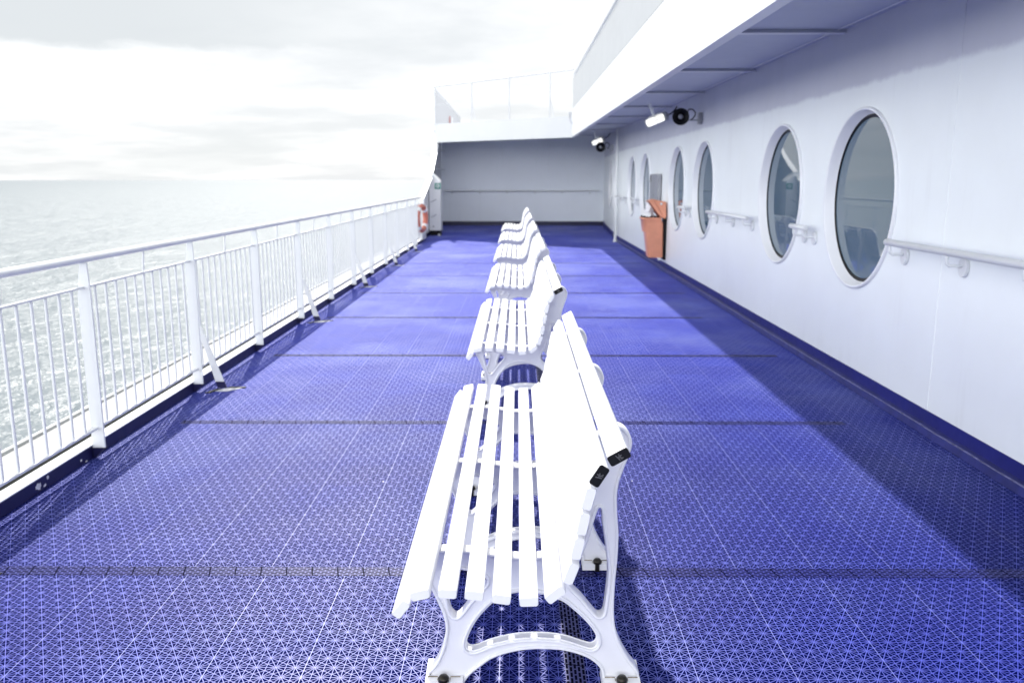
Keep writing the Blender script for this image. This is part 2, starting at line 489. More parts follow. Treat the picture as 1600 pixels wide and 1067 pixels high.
for w in WIN:
    xw = wall_x(w); ax = Vector((-1,0,0)) if w<21 else Vector((-math.cos(KX),-math.sin(KX)*-1,0))
    m = MB()
    m.lathe([(RO+.006,-.006),(RO+.006,.014),(RO+.001,.022),(RO-.012,.023),(RO-.018,.016),(RO-.034,-.045),(RO-.042,-.053)], (xw,w,ZW), ax, 96)
    fr = wpart(m,'window_frame',FLANGE)
    m = MB(); m.lathe([(RO-.042,-.051),(RO-.066,-.050),(RO-.068,-.058)], (xw,w,ZW), ax, 96)
    m.build('gasket', BLACK, fr)
    m = MB(); m.lathe([(RO-.045,-.056),(.0005,-.056)], (xw,w,ZW), ax, 96, smooth=False)
    m.build('pane', GLASS, fr)
    m = MB(); m.lathe([(RO-.045,-.14),(RO-.045,-.5),(.0005,-.5)], (xw,w,ZW), ax, 32)
    m.build('backing', DARK, fr)
# skirting, fillet and a weld seam
m = MB(); m.box(WX-.004,WX+.002,-3,20.98,.002,.131)
m.hexa([(WX-.004,21,.002),(WX+.002,21,.002),(wall_x(26.6)+.002,26.6,.002),(wall_x(26.6)-.004,26.6,.002),
        (WX-.004,21,.131),(WX+.002,21,.131),(wall_x(26.6)+.002,26.6,.20),(wall_x(26.6)-.004,26.6,.20)])
wpart(m,'skirting',NAVY2)
m = MB(); yy = -3; pr = []
ys = [-3+.22*k for k in range(109)]
for a,b_ in zip(ys[:-1],ys[1:]):
    ra = random.uniform(-.004,.004); 
    pr.append((a,ra))
pr.append((ys[-1],0))
for (a,ra),(b_,rb) in zip(pr[:-1],pr[1:]):
    m.hexa([(WX-.052+ra,a,.001),(WX-.0045,a,.001),(WX-.0045,b_,.001),(WX-.052+rb,b_,.001),
            (WX-.044+ra,a,.045),(WX-.0045,a,.052),(WX-.0045,b_,.052),(WX-.044+rb,b_,.045)])
wpart(m,'gutter_fillet',NAVYFIL)
m = MB()
for (a,ra),(b_,rb) in zip(pr[:-1],pr[1:]):
    wv = random.uniform(.006,.013)
    m.hexa([(WX-.047+ra,a,.0455),(WX-.047+wv+ra,a,.0475),(WX-.047+wv+rb,b_,.0475),(WX-.047+rb,b_,.0455),
            (WX-.047+ra,a,.0475),(WX-.047+wv+ra,a,.0495),(WX-.047+wv+rb,b_,.0495),(WX-.047+rb,b_,.0475)])
wpart(m,'worn_edge',painted('worn_fillet_edge',(.20,.21,.42),.4,.3,25))
m = MB(); z = .14
pts = []
while z < 2.58:
    pts.append((WX-.0005, 4.91+random.uniform(-.003,.003), z)); z += .012
m.tube(pts, .0028, 5)
wpart(m,'weld_seam',WALL)
for (yy_,zz_) in ((4.2,.55),(8.9,2.12),(7.0,2.14),(5.3,1.75)):
    pass

# ---------------------------------------------------------------- canopy overhead (the deck above)
can = empty('deck_canopy', (WX,10,2.6))
tag(can, 'white deck overhang above the cabin wall with beams underneath and tall bulwark', 'canopy')
def cpart(mm, name, mat, **k):
    o = mm.build(name, mat, can, **k); o.matrix_parent_inverse = Matrix.Translation((-WX,-10,-2.6)); return o
YA, YB = -3, 21.4
ea, eb = edge_x(YA), edge_x(YB)
def strip_prism(profile):     # profile: (offset from canopy edge, z) swept from YA to YB
    mm = MB(); n = len(profile)
    vs = [(ea+p,YA,z+sheer(YA)) for p,z in profile]+[(eb+p,YB,z+sheer(YB)) for p,z in profile]
    fs = [tuple(range(n)), tuple(range(n,2*n))[::-1]]+[(i,n+i,n+(i+1)%n,(i+1)%n) for i in range(n)]
    mm.add(vs, fs); return mm
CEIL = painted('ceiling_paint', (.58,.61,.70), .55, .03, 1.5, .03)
UPPER = painted('upper_white_paint', (.64,.65,.66), .5, .02, 1.5, .03)
za, zb = 2.60+sheer(YA), 2.60+sheer(28.4); zm = 2.60+sheer(YB)
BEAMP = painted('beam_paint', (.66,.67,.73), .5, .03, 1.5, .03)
m = MB(); m.hexa([(ea+.02,YA,za),(3.2,YA,za),(3.2,28.4,zb),(eb+.02,YB,zm),(ea+.02,YA,za+.04),(3.2,YA,za+.04),(3.2,28.4,zb+.04),(eb+.02,YB,zm+.04)])
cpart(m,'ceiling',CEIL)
cpart(strip_prism([(0,ZE),(.012,ZE),(.012,3.085),(0,3.085)]),'fascia',WHITE)
cpart(strip_prism([(.0125,ZE),(.085,ZE),(.085,ZE+.012),(.0125,ZE+.012)]),'edge_flange',FLANGE)
cpart(strip_prism([(.015,3.095),(.03,3.095),(.03,3.81),(.015,3.81)]),'bulwark',BULW)
cpart(strip_prism([(.003,3.0855),(.02,3.0855),(.02,3.0945),(.003,3.0945)]),'seam',painted('seam_grey',(.16,.16,.17),.6))  # dark grey bead along the joint under the bulwark
for q in (0,):
    m = MB(); m.tube([(ea+.02,YA,3.86+sheer(YA)),(eb+.02,YB-.4,3.86+sheer(YB))], .024, 14); cpart(m,'bulwark_rail',RAILW)
for k in range(-1,7):
    y = 6.68+2.45*k*(.99); h = sheer(y)
    m = MB(); x0 = edge_x(y)+.086
    m.box(x0,2.476,y-.005,y+.005,2.5755+h,2.5985+h)
    o = cpart(m,'beam',CEIL)
    m = MB(); m.box(x0,2.476,y-.03,y+.03,2.568+h,2.575+h); m.build('beam_flange',FLANGE,o)
m = MB(); m.tube([(2.42,YA,2.596+sheer(YA)),(2.42,20.8,2.596+sheer(20.8))],.006,6); cpart(m,'ceiling_seam',FLANGE)

# ---------------------------------------------------------------- deck crossing over at the far end
up = empty('upper_deck', (0,24,2.41))
tag(up, 'white upper deck crossing overhead at the far end of the walkway', 'upper deck')
def upart(mm, name, mat, **k):
    o = mm.build(name, mat, up, **k); o.matrix_parent_inverse = Matrix.Translation((0,-24,-2.41)); return o
A = (edge_x(0)+.001,21.42); B = (-2.345,24.3); ZL = ZE+sheer(21.4)
m = MB(); m.prism([(A[0],A[1]),(A[0]+.012,A[1]+.012),(B[0],B[1]+.016),(B[0],B[1])],2,ZL,3.04); upart(m,'fascia',UPPER)
m = MB(); m.prism([(A[0]+.02,A[1]+.02),(3.0,21.45),(3.0,36),(-2.40,36),(-2.40,24.6),(B[0]+.02,B[1]+.02)],2,2.83,2.88); upart(m,'deck_plating',CEIL)
m = MB(); m.prism([(-2.345,24.33),(-2.335,24.33),(-2.40,36),(-2.41,36)],2,2.83,3.95); upart(m,'side_bulwark',UPPER)
m = MB(); m.tube([(-2.345,24.34,4.02),(-2.40,36,4.02)],.03,10); m.box(-2.37,-2.33,24.31,24.35,3.04,4.04); upart(m,'bulwark_rail',RAILW)
m = MB(); m.box(3.0,3.1,22,36,2.9,3.4); upart(m,'far_coaming',WHITE)

rl = empty('upper_railing', (0,20,2.9))
tag(rl, 'thin white railing with few posts on top of the upper deck edge', 'railing')
def rpart(mm, name, mat, **k):
    o = mm.build(name, mat, rl, **k); o.matrix_parent_inverse = Matrix.Translation((0,-20,-2.9)); return o
def ab(t, z): return (A[0]+(B[0]-A[0])*t+.02, A[1]+(B[1]-A[1])*t+.03, z)
m = MB(); m.tube([ab(0,4.16),ab(1,4.05)],.022,10); rpart(m,'top_rail',UPPER)
for t in (.15,.43,.71):
    m = MB(); m.tube([ab(t,2.9),ab(t,4.16-.11*t)],.023,10); p_ = rpart(m,'post',UPPER)
    if t != .43:
        q = ab(t,2.9); m = MB(); m.tube([(q[0],q[1],3.55),(q[0]+.13,q[1]+.15,2.95)],.014,8); m.build('brace',RAILW,p_)
m = MB(); m.tube([ab(.15,3.6),ab(.99,3.55)],.005,6); rpart(m,'wire',RAILW)

# small spout under the bulwark corner
m = MB(); q = (edge_x(0)-.012, 21.2)
m.lathe([(.001,0),(.045,0),(.012,-.13),(.001,-.13)],(q[0]-.045,q[1],3.12),(0,0,1),16)
m.tube([(q[0]-.045,q[1],3.0),(q[0]-.045,q[1]-.01,2.92),(q[0]-.01,q[1]-.02,2.88),(q[0]+.02,q[1]-.03,2.84)],.014,8)
tag(m.build('drain_spout', painted('grey_spout',(.5,.51,.55),.4), offset=(q[0]-.045,q[1],2.84)),'small pale drain funnel with bent pipe at the far corner of the canopy','drain')
# little red and white canister
can2 = empty('signal_canister', (-2.27,29.5,3.12)); tag(can2,'small red and white canister on the inside of the upper side bulwark','canister')
m = MB(); m.tube([(0,0,.17),(0,0,.46)],.055,10); m.build('tube',SIGNW,can2)
m = MB(); m.tube([(0,0,0),(0,0,.17)],.085,10); m.build('holder',RED,can2)
m = MB(); m.box(-.065,-.035,-.062,-.056,.17,.5); m.build('stripe',RED,can2)

# ---------------------------------------------------------------- far bulkhead and side screen
fw = empty('end_bulkhead', (0,26.6,0.075)); tag(fw,'flat white bulkhead closing the far end of the deck, in shade','wall')
m = MB(); m.box(-2.44,2.85,0,.02,0,2.82); m.build('plating',BULK,fw)
m = MB(); m.box(-2.43,2.74,-.006,-.0005,.002,.14); m.build('skirting',NAVY,fw)

hb = empty('wall_handrail', (0,26.5,1.16)); tag(hb,'long white handrail across the bulkhead at the far end','handrail','handrails fixed to walls')
m = MB(); m.tube([(-2.30,0,0),(2.55,0,0)],.022,10); m.build('rail',RAILW,hb)
for k in range(6):
    x = -2.05+.86*k
    m = MB(); m.tube([(x,0,-.02),(x,.0,-.08),(x,.09,-.09)],.012,8); m.build('bracket',RAILW,hb)

ss = empty('side_screen', (-2.38,24,0)); tag(ss,'white steel side screen with sloping front edge at the far left','screen')
def spart(mm, name, mat, **k):
    o = mm.build(name, mat, ss, **k); o.matrix_parent_inverse = Matrix.Translation((2.38,-24,0)); return o
prof = [(20.75,.12),(20.45,.40),(20.45,1.06),(22.4,1.52),(23.7,2.12),(25.2,2.85),(26.59,2.85),(26.59,.12)]
m = MB(); m.prism(prof,0,-2.395,-2.38); spart(m,'plating',WHITE)
m = MB(); ed = [(20.45,.42),(20.45,1.06),(22.4,1.52),(23.7,2.12),(25.2,2.85)]
for (a,za),(b_,zb) in zip(ed[:-1],ed[1:]):
    m.hexa([(-2.379,a-.02,za),(-2.26,a-.02,za),(-2.26,a,za),(-2.379,a,za),(-2.379,b_-.02,zb),(-2.26,b_-.02,zb),(-2.26,b_,zb),(-2.379,b_,zb)])
spart(m,'edge_flange',WHITE)
for (y,z) in ((25.4,2.35),(24.1,1.80)):
    m = MB(); m.box(-2.379,-2.25,y,26.55,z,z+.012); spart(m,'stiffener',WHITE)
m = MB(); m.prism([(20.3,.075),(20.3,.2),(20.9,.24),(21.2,.14),(21.2,.05)],0,-2.379,-2.30); spart(m,'foot',RAILW)
m = MB(); m.box(-2.44,-2.376,20.6,26.59,.004,.12); spart(m,'skirting',NAVY)

lk = empty('deck_locker', (-2.2,22.6,0)); tag(lk,'white deck locker with a sloping top on short feet by the far left side screen','locker')
m = MB(); m.prism([(-.165,.16),(.145,.16),(.145,1.46),(-.10,1.72),(-.165,1.72)],1,0,.45); lb = m.build('body',WHITE,lk,bevel=.008)
m = MB(); m.box(.06,.12,-.05,.03,.02,.07); m.build('foot',RAILW,lk,bevel=.01)
m = MB(); m.box(-.14,.13,.05,.4,.004,.159); m.build('gap_shade',BLACK,lk)  # black block filling the gap, builds in the shade under the locker
for z in (.92,.52):
    m = MB(); m.tube([(-.12,-.006,z),(-.10,-.03,z),(0,-.03,z+.05),(.02,-.006,z+.06)],.008,6); m.build('handle',STEEL,lb)
m = MB(); m.lathe([(.0005,.012),(.02,.012),(.02,0)],(-.06,-.001,.27),(0,-1,0),12); m.build('lock',STEEL,lb)

sg = empty('safety_sign', (-2.125,22.585,1.335)); tag(sg,'small square green sign with a white ring symbol on the locker','sign')
m = MB(); m.box(-.08,.08,0,.006,-.08,.08); pl = m.build('sign_board',GREEN,sg)
m = MB()
m.lathe([(.028,.0),(.028,.003),(.05,.003),(.05,.0)],(0,-.0005,0),(0,-1,0),24)
m.prism([(-.075,.055),(-.055,.075),(.075,.075),(.075,.07),(-.055,.07),(-.07,.055)],1,-.003,-.0005)
m.prism([(-.02,-.005),(-.005,-.02),(.022,.014),(.014,.022),(-.004,.0),(-.014,.006)],1,-.003,-.0005)
m.build('symbol',SIGNW,sg)

lbuoy = empty('lifebuoy', (-2.235,19.6,.62), R(-14)); tag(lbuoy,'orange lifebuoy with white bands hung at the far end of the railing','lifebuoy')
def torus_arc(a0,a1,rr,r,n=24):
    mm = MB(); mm.tube([(0,rr*math.cos(a0+(a1-a0)*k/n),rr*math.sin(a0+(a1-a0)*k/n)) for k in range(n+1)], r, 14, cap=True); return mm
for k in range(4):
    a = PI/4+PI/2*k
    torus_arc(a+.16,a+PI/2-.16,.27,.062).build('ring',REDOR,lbuoy)
    torus_arc(a-.158,a+.158,.27,.064,8).build('band',SIGNW,lbuoy)
m = MB(); m.tube([(.03,.36*math.cos(2*PI*k/40)*(1-.05*math.cos(8*PI*k/40)),.36*math.sin(2*PI*k/40)*(1-.05*math.cos(8*PI*k/40))) for k in range(40)],.007,6,closed=True); m.build('grab_line',SIGNW,lbuoy)
m = MB(); m.box(-.08,-.065,-.03,.03,-.42,.36); m.box(-.08,.06,-.03,.03,.335,.35); m.build('hanger',RAILW,lbuoy)

pp = empty('support_pipe', (2.40,20.7,0)); tag(pp,'white vertical pipe from deck to ceiling beside the cabin wall','pipe')
m = MB(); m.tube([(0,0,.16),(0,0,2.715)],.034,14); m.build('pipe',RAILW,pp)
m = MB(); m.lathe([(.036,.17),(.036,.10),(.055,.02),(.055,.0)],(0,0,0),(0,0,1),14); m.build('shoe',RAILW,pp)
m = MB(); m.tube([(.02,-.1,.95),(.0,-.1,1.0),(.0,-.1,1.02),(.09,-.1,1.02),(.09,-.1,.5)],.009,6); m.build('conduit',RAILW,pp)

# ---------------------------------------------------------------- handrails on the cabin wall
def wall_rail(y0, y1, label, bys):
    t = empty('wall_handrail', (2.37,(y0+y1)/2,1.108)); tag(t,label,'handrail','handrails fixed to walls')
    c = (y0+y1)/2
    m = MB(); m.tube([(0,y0-c,0),(0,y0-c+.006,0),(0,y1-c-.006,0),(0,y1-c,0)],[.017,.0215,.0215,.017],16); m.build('rail',RAILW,t)
    for by in bys:
        y = by-c
        m = MB(); m.tube([(0,y,-.018),(0,y,-.05),(.004,y,-.066),(.018,y,-.076),(.05,y,-.076),(.09,y,-.076)],.009,10)
        br = m.build('bracket',RAILW,t)
        # half-moon base plate standing off the wall
        m = MB(); pts = [(y+.045*math.cos(a),-.085+.055*math.sin(a)) for a in [2*PI*k/24 for k in range(24)]]
        m.prism(pts,0,.088,.109); m.build('base_plate',RAILW,br,bevel=.003)
    return t
wall_rail(-2.5,5.42,'long white handrail on the cabin wall, nearest to the viewer beside the largest window',[5.36-.72*k for k in range(11)])
wall_rail(6.95,7.34,'short white handrail between the nearest two round windows',[7.02,7.26])
wall_rail(8.75,10.62,'white handrail on the wall between the second and third round windows from the front',[8.9,9.7,10.5])
wall_rail(12.05,12.55,'short white handrail between the third and fourth round windows from the front',[12.15,12.45])
wall_rail(14.0,15.75,'white handrail on the wall above the orange bin',[14.15,14.9,15.6])
wall_rail(17.25,17.75,'short white handrail between the two round windows beyond the bin',[17.35,17.65])
wall_rail(19.2,20.5,'white handrail on the wall ending at the vertical pipe',[19.3,20.3])

# ---------------------------------------------------------------- orange bin and metal plate
bn = empty('litter_bin', (2.26,14.15,.2)); bn.scale = (1,.82,1); tag(bn,'orange plastic litter bin with its lid tipped open, fixed to the cabin wall','bin')
m = MB()
def ring(x0,x1,y0,y1,z,r=.05,n=5):
    out=[]
    for cx_,cy_,a0 in ((x1-r,y1-r,0),(x0+r,y1-r,90),(x0+r,y0+r,180),(x1-r,y0+r,270)):
        for k in range(n+1):
            a=R(a0+90*k/n); out.append((cx_+r*math.cos(a),cy_+r*math.sin(a),z))
    return out
prof = [(.07,.17,0.02),(.06,.175,.0),]
rings = [ring(-.070,.165,-.15,.15,.02,.045), ring(-.082,.172,-.155,.155,.045,.05), ring(-.15,.155,-.19,.19,.58,.06), ring(-.19,.125,-.205,.205,.655,.06), ring(-.205,.125,-.21,.21,.66,.06), ring(-.205,.125,-.21,.21,.685,.06), ring(-.195,.115,-.20,.20,.685,.055), ring(-.16,.11,-.17,.17,.45,.05)]
n=len(rings[0]); vs=[q for g_ in rings for q in g_]; fs=[]
for i in range(len(rings)-1):
    for k in range(n): fs.append((i*n+k,i*n+(k+1)%n,(i+1)*n+(k+1)%n,(i+1)*n+k))
m.add(vs,fs,True); m.add(rings[0],[tuple(range(n))[::-1]]); m.add(rings[-1],[tuple(range(n))])
m.build('body',ORANGE,bn)
# crumpled liner over the rim
m = MB(); N=40; L0=[];L1=[];L2=[]
for k in range(N):
    a=2*PI*k/N; sx_=-.04+.155*math.cos(a)*(1 if abs(math.cos(a))<.8 else 1.02); sy_=.20*math.sin(a)
    j=random.uniform(-.012,.02)
    L0.append((sx_,sy_,.66)); L1.append((sx_*1.02,sy_*1.02,.70+j)); L2.append((sx_*.85,sy_*.85,.62))
vs=L0+L1+L2; fs=[]
for k in range(N):
    fs.append((k,(k+1)%N,N+(k+1)%N,N+k)); fs.append((N+k,N+(k+1)%N,2*N+(k+1)%N,2*N+k))
m.add(vs,fs,False); m.add(L2,[tuple(range(N))])
m.build('liner',BLACK,bn)
m = MB(); N=14
pts=[]
for i in range(7):
    z=.66+.045*i; r=.085*(1-.05*i)*(1+.12*math.sin(i*2.3))
    pts.append([(-.06+r*math.cos(2*PI*k/N)*random.uniform(.8,1.15),.02+r*1.2*math.sin(2*PI*k/N)*random.uniform(.8,1.15),z+random.uniform(-.01,.01)) for k in range(N)])
vs=[q for g_ in pts for q in g_]; fs=[]
for i in range(6):
    for k in range(N): fs.append((i*N+k,i*N+(k+1)%N,(i+1)*N+(k+1)%N,(i+1)*N+k))
m.add(vs,fs,False); m.add(pts[-1],[tuple(range(N))])
m.build('rubbish_bag',BAG,bn)
# lid hinged at the wall, tipped up and leaning
m = MB()
m.hexa([(.10,-.20,.70),(.17,-.20,.66),(.17,.18,.66),(.10,.18,.70),(-.10,-.17,.955),(-.02,-.17,.985),(-.02,.16,.985),(-.10,.16,.955)])
m.hexa([(.171,-.20,.66),(.20,-.20,.70),(.20,.18,.70),(.171,.18,.66),(-.018,-.17,.985),(.19,-.17,.94),(.19,.16,.94),(-.018,.16,.985)])
lid = m.build('lid',ORANGE,bn,bevel=.012)
m = MB(); m.hexa([(.090,-.19,.695),(.099,-.19,.697),(.099,.17,.697),(.090,.17,.695),(-.112,-.162,.952),(-.1035,-.162,.955),(-.1035,.15,.955),(-.112,.15,.952)])
m.build('lid_inside',ORANGED,lid)
m = MB(); m.box(.175,.225,-.12,.12,-.02,.66); m.build('wall_bracket',BLACK,bn,bevel=.005)
m = MB(); m.tube([(.10,-.19,-.02),(.10,-.19,.02)],.02,8); m.build('bracket_foot',RAILW,bn)

mp = empty('metal_plate', (2.44,15.1,1.36)); tag(mp,'grey metal box plate on the wall above the orange bin','plate')
m = MB(); m.box(-.03,.03,-.46,.46,-.22,.24); b_ = m.build('cover',STEEL,mp,bevel=.006)
m = MB(); m.box(-.033,-.0305,.34,.42,.10,.22); m.build('slot',BLACK,b_)
m = MB(); m.lathe([(.0005,.004),(.012,.004),(.012,0)],(-.0305,-.02,-.13),(-1,0,0),10); m.build('lock',BLACK,b_)

# ---------------------------------------------------------------- lamps and horn loudspeakers
def lamp(loc, rz, label):
    t = empty('deck_lamp', loc, rz); tag(t,label,'lamp','lamps under the canopy')
    m = MB(); m.tube([(-.155,0,0),(-.15,0,0),(.085,0,0),(.09,0,0)],[.035,.052,.052,.04],18); gl = m.build('glass',LAMP,t)
    m = MB()
    for k in range(5):
        a = PI*(.0+.25*k); m.tube([(-.16,.060*math.cos(a),.060*math.sin(a)),(.09,.060*math.cos(a),.060*math.sin(a))],.0035,6)
    for x in (-.16,-.04,.08):
        m.tube([(x,.060*math.cos(2*PI*k/20),.060*math.sin(2*PI*k/20)) for k in range(20)],.0035,6,closed=True)
    m.build('cage',STEEL,t)
    m = MB(); m.tube([(.088,0,0),(.09,0,0),(.135,0,0),(.15,0,0),(.17,0,0)],[.056,.062,.062,.03,.018],14); m.build('housing',STEEL,t)
    m = MB(); m.tube([(.165,0,0),(.20,0,.0),(.24,0,.012),(.28,0,.03),(.32,0,.06)],.0095,8); m.build('cable',BLACK,t)
    m = MB(); m.box(-.11,.05,-.02,.02,.062,.075); m.box(-.05,-.02,-.02,.02,.075,2.585-loc[2] if False else .235); m.build('bracket',RAILW,t)
    t.rotation_euler = (0,R(-22),rz)
    return t
lamp((1.90,11.75,2.305),R(12),'lit caged bulkhead lamp under the canopy beside the nearer black horn')
lamp((1.90,20.2,2.39),R(12),'lit caged lamp above the farther black horn near the far bulkhead')
def horn(loc, label, rz):
    t = empty('horn_loudspeaker', loc, rz); tag(t,label,'loudspeaker','horn loudspeakers under the canopy')
    m = MB(); ax=(-.12,-1,-.06)
    m.lathe([(.001,-.17),(.045,-.17),(.045,-.09),(.030,-.08),(.04,-.05),(.07,-.015),(.105,.0),(.112,.002),(.112,.008),(.100,.008),(.065,-.012),(.036,-.05),(.03,-.06)],(0,0,0),ax,32); bell = m.build('bell',BLACK,t)
    m = MB(); m.lathe([(.03,-.07),(.033,-.02),(.030,-.004),(.018,.004),(.0005,.006)],(0,0,0),ax,20); m.build('core',STEEL,bell)
    m = MB(); m.box(.06,.275,.095,.115,-.045,-.03); m.box(.255,.30,.055,.16,-.09,.06); m.box(.02,.06,.08,.13,-.05,.05); m.build('bracket',STEEL,t,bevel=.003)
    m = MB(); pts=[(.03,.17,.01),(.075,.12,-.03),(.105,.10,-.0),(.10,.10,.06),(.13,.10,.105),(.18,.10,.10),(.215,.10,.06),(.21,.10,.02),(.18,.10,-.02),(.15,.10,-.035)]
    m.tube([(a,b,c) for a,b,c in pts],.008,8); m.build('cable',BLACK,t)
    return t
horn((2.175,11.55,2.325),'black horn loudspeaker with a looped cable, nearer one beside the lamp',0)
horn((1.93,20.0,2.245),'small black horn loudspeaker under the far lamp near the bulkhead',0)

# ---------------------------------------------------------------- benches
def end_frame():
    outline = [(-.272,0,1),(-.270,.048,1),(-.243,.08),(-.222,.135),(-.213,.19),(-.219,.231),(-.233,.27),(-.255,.32),(-.276,.362),(-.293,.392),
               (-.283,.412),(-.258,.432),(-.22,.440),(-.176,.4405),(-.109,.434),(-.039,.422),(.031,.417),(.080,.424),(.112,.447),(.128,.475),
               (.154,.522),(.168,.586),(.180,.648),(.190,.71),(.206,.755),(.236,.800),(.268,.818),(.296,.815),(.316,.797),(.326,.768),(.320,.735),
               (.304,.69),(.292,.65),(.287,.61),(.289,.55),(.294,.49),(.293,.419),(.288,.343),(.286,.272),(.289,.214),(.299,.168),(.316,.128),(.338,.089),(.354,.069),(.366,.048,1),(.366,0,1),
               (.257,0,1),(.254,.046),(.246,.066),(.229,.084),(.2,.102),(.151,.118),(.103,.124),(.042,.124),(-.018,.114),(-.073,.094),(-.109,.067),(-.14,.040),(-.157,.016),(-.162,0,1)]
    eye = [(-.154,.125),(-.138,.114),(-.115,.119),(-.078,.135),(-.006,.153),(.072,.157),(.139,.149),(.193,.131),(.222,.124),(.240,.137),(.240,.163),(.229,.187),(.204,.22),(.168,.255),
           (.137,.28),(.088,.300),(.035,.310),(-.01,.307),(-.050,.295),(-.084,.266),(-.114,.232),(-.138,.193),(-.154,.150)]
    tri = [(-.222,.352),(-.213,.372),(-.165,.378),(-.105,.362),(-.089,.345),(-.096,.326),(-.135,.282),(-.165,.240),(-.182,.226),(-.197,.242),(-.208,.29)]
    back = [(.236,.572),(.226,.545),(.212,.49),(.190,.425),(.163,.370),(.153,.345),(.160,.322),(.191,.289),(.224,.247),(.240,.231),(.254,.237),(.259,.265),(.264,.32),(.266,.38),(.258,.45),(.248,.52),(.244,.562)]
    loops = [spline(outline,True,4), spline(eye,True,4), spline(tri,True,3), spline(back,True,3)]
    T = .024
    m = MB(); X = Matrix(((1,0,0,0),(0,0,1,0),(0,1,0,0),(0,0,0,1)))
    me = filled(loops, T-.012, .004, 2); m.mesh(me, X)
    # raised rim following every edge on both faces
    return m, loops
FRM, FLOOPS = end_frame()
def rim_mesh(loops, w=.010, T=.024):
    """flat raised rim: a band of width w inside the outline / around the holes, proud of the web on both faces"""
    m = MB()
    for li, L in enumerate(loops):
        n = len(L)
        # orientation: make inward normal point into material
        area = sum(L[i][0]*L[(i+1)%n][1]-L[(i+1)%n][0]*L[i][1] for i in range(n))
        sgn = 1 if area > 0 else -1
        if li > 0: sgn = -sgn
        inn = []
        for i in range(n):
            p0=Vector(L[i-1]); p1=Vector(L[i]); p2=Vector(L[(i+1)%n])
            d=(p2-p0)
            if d.length<1e-9: d=Vector((1,0))
            d.normalize(); nn = Vector((-d.y,d.x))*sgn
            inn.append(p1+nn*w)
        r = .003
        vs=[]; 
        for i in range(n):
            o=Vector(L[i]); q=inn[i]
            nn=(q-o)/w
            sec=[(o+nn*.0005,-T+r),(o+nn*r,-T),(q-nn*r,-T),(q,-T+r),(q,T-r),(q-nn*r,T),(o+nn*r,T),(o+nn*.0005,T-r)]
            vs += [(s_[0].x,s_[1],s_[0].y) for s_ in sec]
        fs=[]
        for i in range(n):
            j=(i+1)%n
            for k in range(8):
                fs.append((i*8+k,j*8+k,j*8+(k+1)%8,i*8+(k+1)%8))
        m.add(vs,fs,True)
    return m
RIM = rim_mesh(FLOOPS)

SL = 2.2      # slat length
def slat(mm, cx, cz, ang, w, t, y0=0, y1=SL):
    """rounded-corner plank along y; ang = tilt of the width direction"""
    ca, sa = math.cos(ang), math.sin(ang); r = .006; pts=[]
    for (sx_,sz_,a0) in ((1,1,0),(-1,1,90),(-1,-1,180),(1,-1,270)):
        for k in range(4):
            a=R(a0+30*k); u=sx_*(w/2-r)+r*math.cos(a); v=sz_*(t/2-r)+r*math.sin(a)
            pts.append((u,v))
    n=len(pts); e=.003
    secs=[(y0,.94),(y0+e,1),(y1-e,1),(y1,.94)]
    vs=[]
    for y,k in secs:
        for u,v in pts:
            u2=u-(1-k)*(.05 if u>0 else -.05)*.5; v2=v-(1-k)*(.05 if v>0 else -.05)*.5
            vs.append((cx+u2*ca-v2*sa, y, cz+u2*sa+v2*ca))
    fs=[]
    for i in range(3):
        for k in range(n): fs.append((i*n+k,i*n+(k+1)%n,(i+1)*n+(k+1)%n,(i+1)*n+k))
    mm.add(vs,fs,True)
    mm.add(vs[:n],[tuple(range(n))]); mm.add(vs[-n:],[tuple(range(n))[::-1]])
SEAT = [(-.300,.412,R(52),.052),(-.250,.452,R(14),.050),(-.180,.456,R(-3),.049),(-.111,.4515,R(-7),.049),(-.041,.441,R(-8),.049),(.030,.4345,R(2),.049),(.098,.454,R(40),.056)]
BACK = [(.138,.512,R(70),.060),(.154,.580,R(78),.060),(.167,.647,R(79),.060),(.180,.714,R(76),.060),(.204,.776,R(58),.056),(.252,.826,R(30),.056)]
def make_bench(caps):
    t = empty('bench')
    for i,y in enumerate((.315,1.10,1.885)):
        m = MB(); m.v=[(a,b+y,c) for a,b,c in FRM.v]; m.f=[list(f) for f in FRM.f]; m.sm=list(FRM.sm)
        m.add([(a,b+y,c) for a,b,c in RIM.v], [tuple(f) for f in RIM.f], True)
        # moulded feet
        for x0,x1 in ((-.277,-.160),(.255,.370)):
            m.hexa([(x0,y-.045,.004),(x1,y-.045,.004),(x1,y+.045,.004),(x0,y+.045,.004),(x0+.002,y-.045,.030),(x1-.002,y-.045,.030),(x1-.004,y+.045,.052),(x0+.004,y+.045,.052)])
        fr = m.build('side_frame',PLASTIC,t)
        for x in (-.219,.312):
            b = MB()
            b.lathe([(.0005,.019),(.011,.018),(.0165,.011),(.0165,.0),(.009,-.002),(.009,-.035)],(x,y-.044,.034),(0,0,1),18)
            b.build('bolt',RUST,fr)
            for s_ in (-1,1):
                b = MB()
                b.box(x+s_*.034-.015,x+s_*.034+.015,y-.0275,y-.0257,.0365,.0385)
                b.box(x+s_*.0185-.0008,x+s_*.0185+.0008,y-.041,y-.028,.034,.0362)
                b.build('mould_line',STAIN,fr)
    for (cx,cz,a,w) in SEAT:
        m = MB(); slat(m,cx,cz,a,w,.027); m.build('seat_slat',PLASTIC,t)
    for (cx,cz,a,w) in BACK:
        m = MB(); slat(m,cx,cz,a,w,.027); m.build('back_slat',PLASTIC,t)
    cap_on(t,caps)
    return t
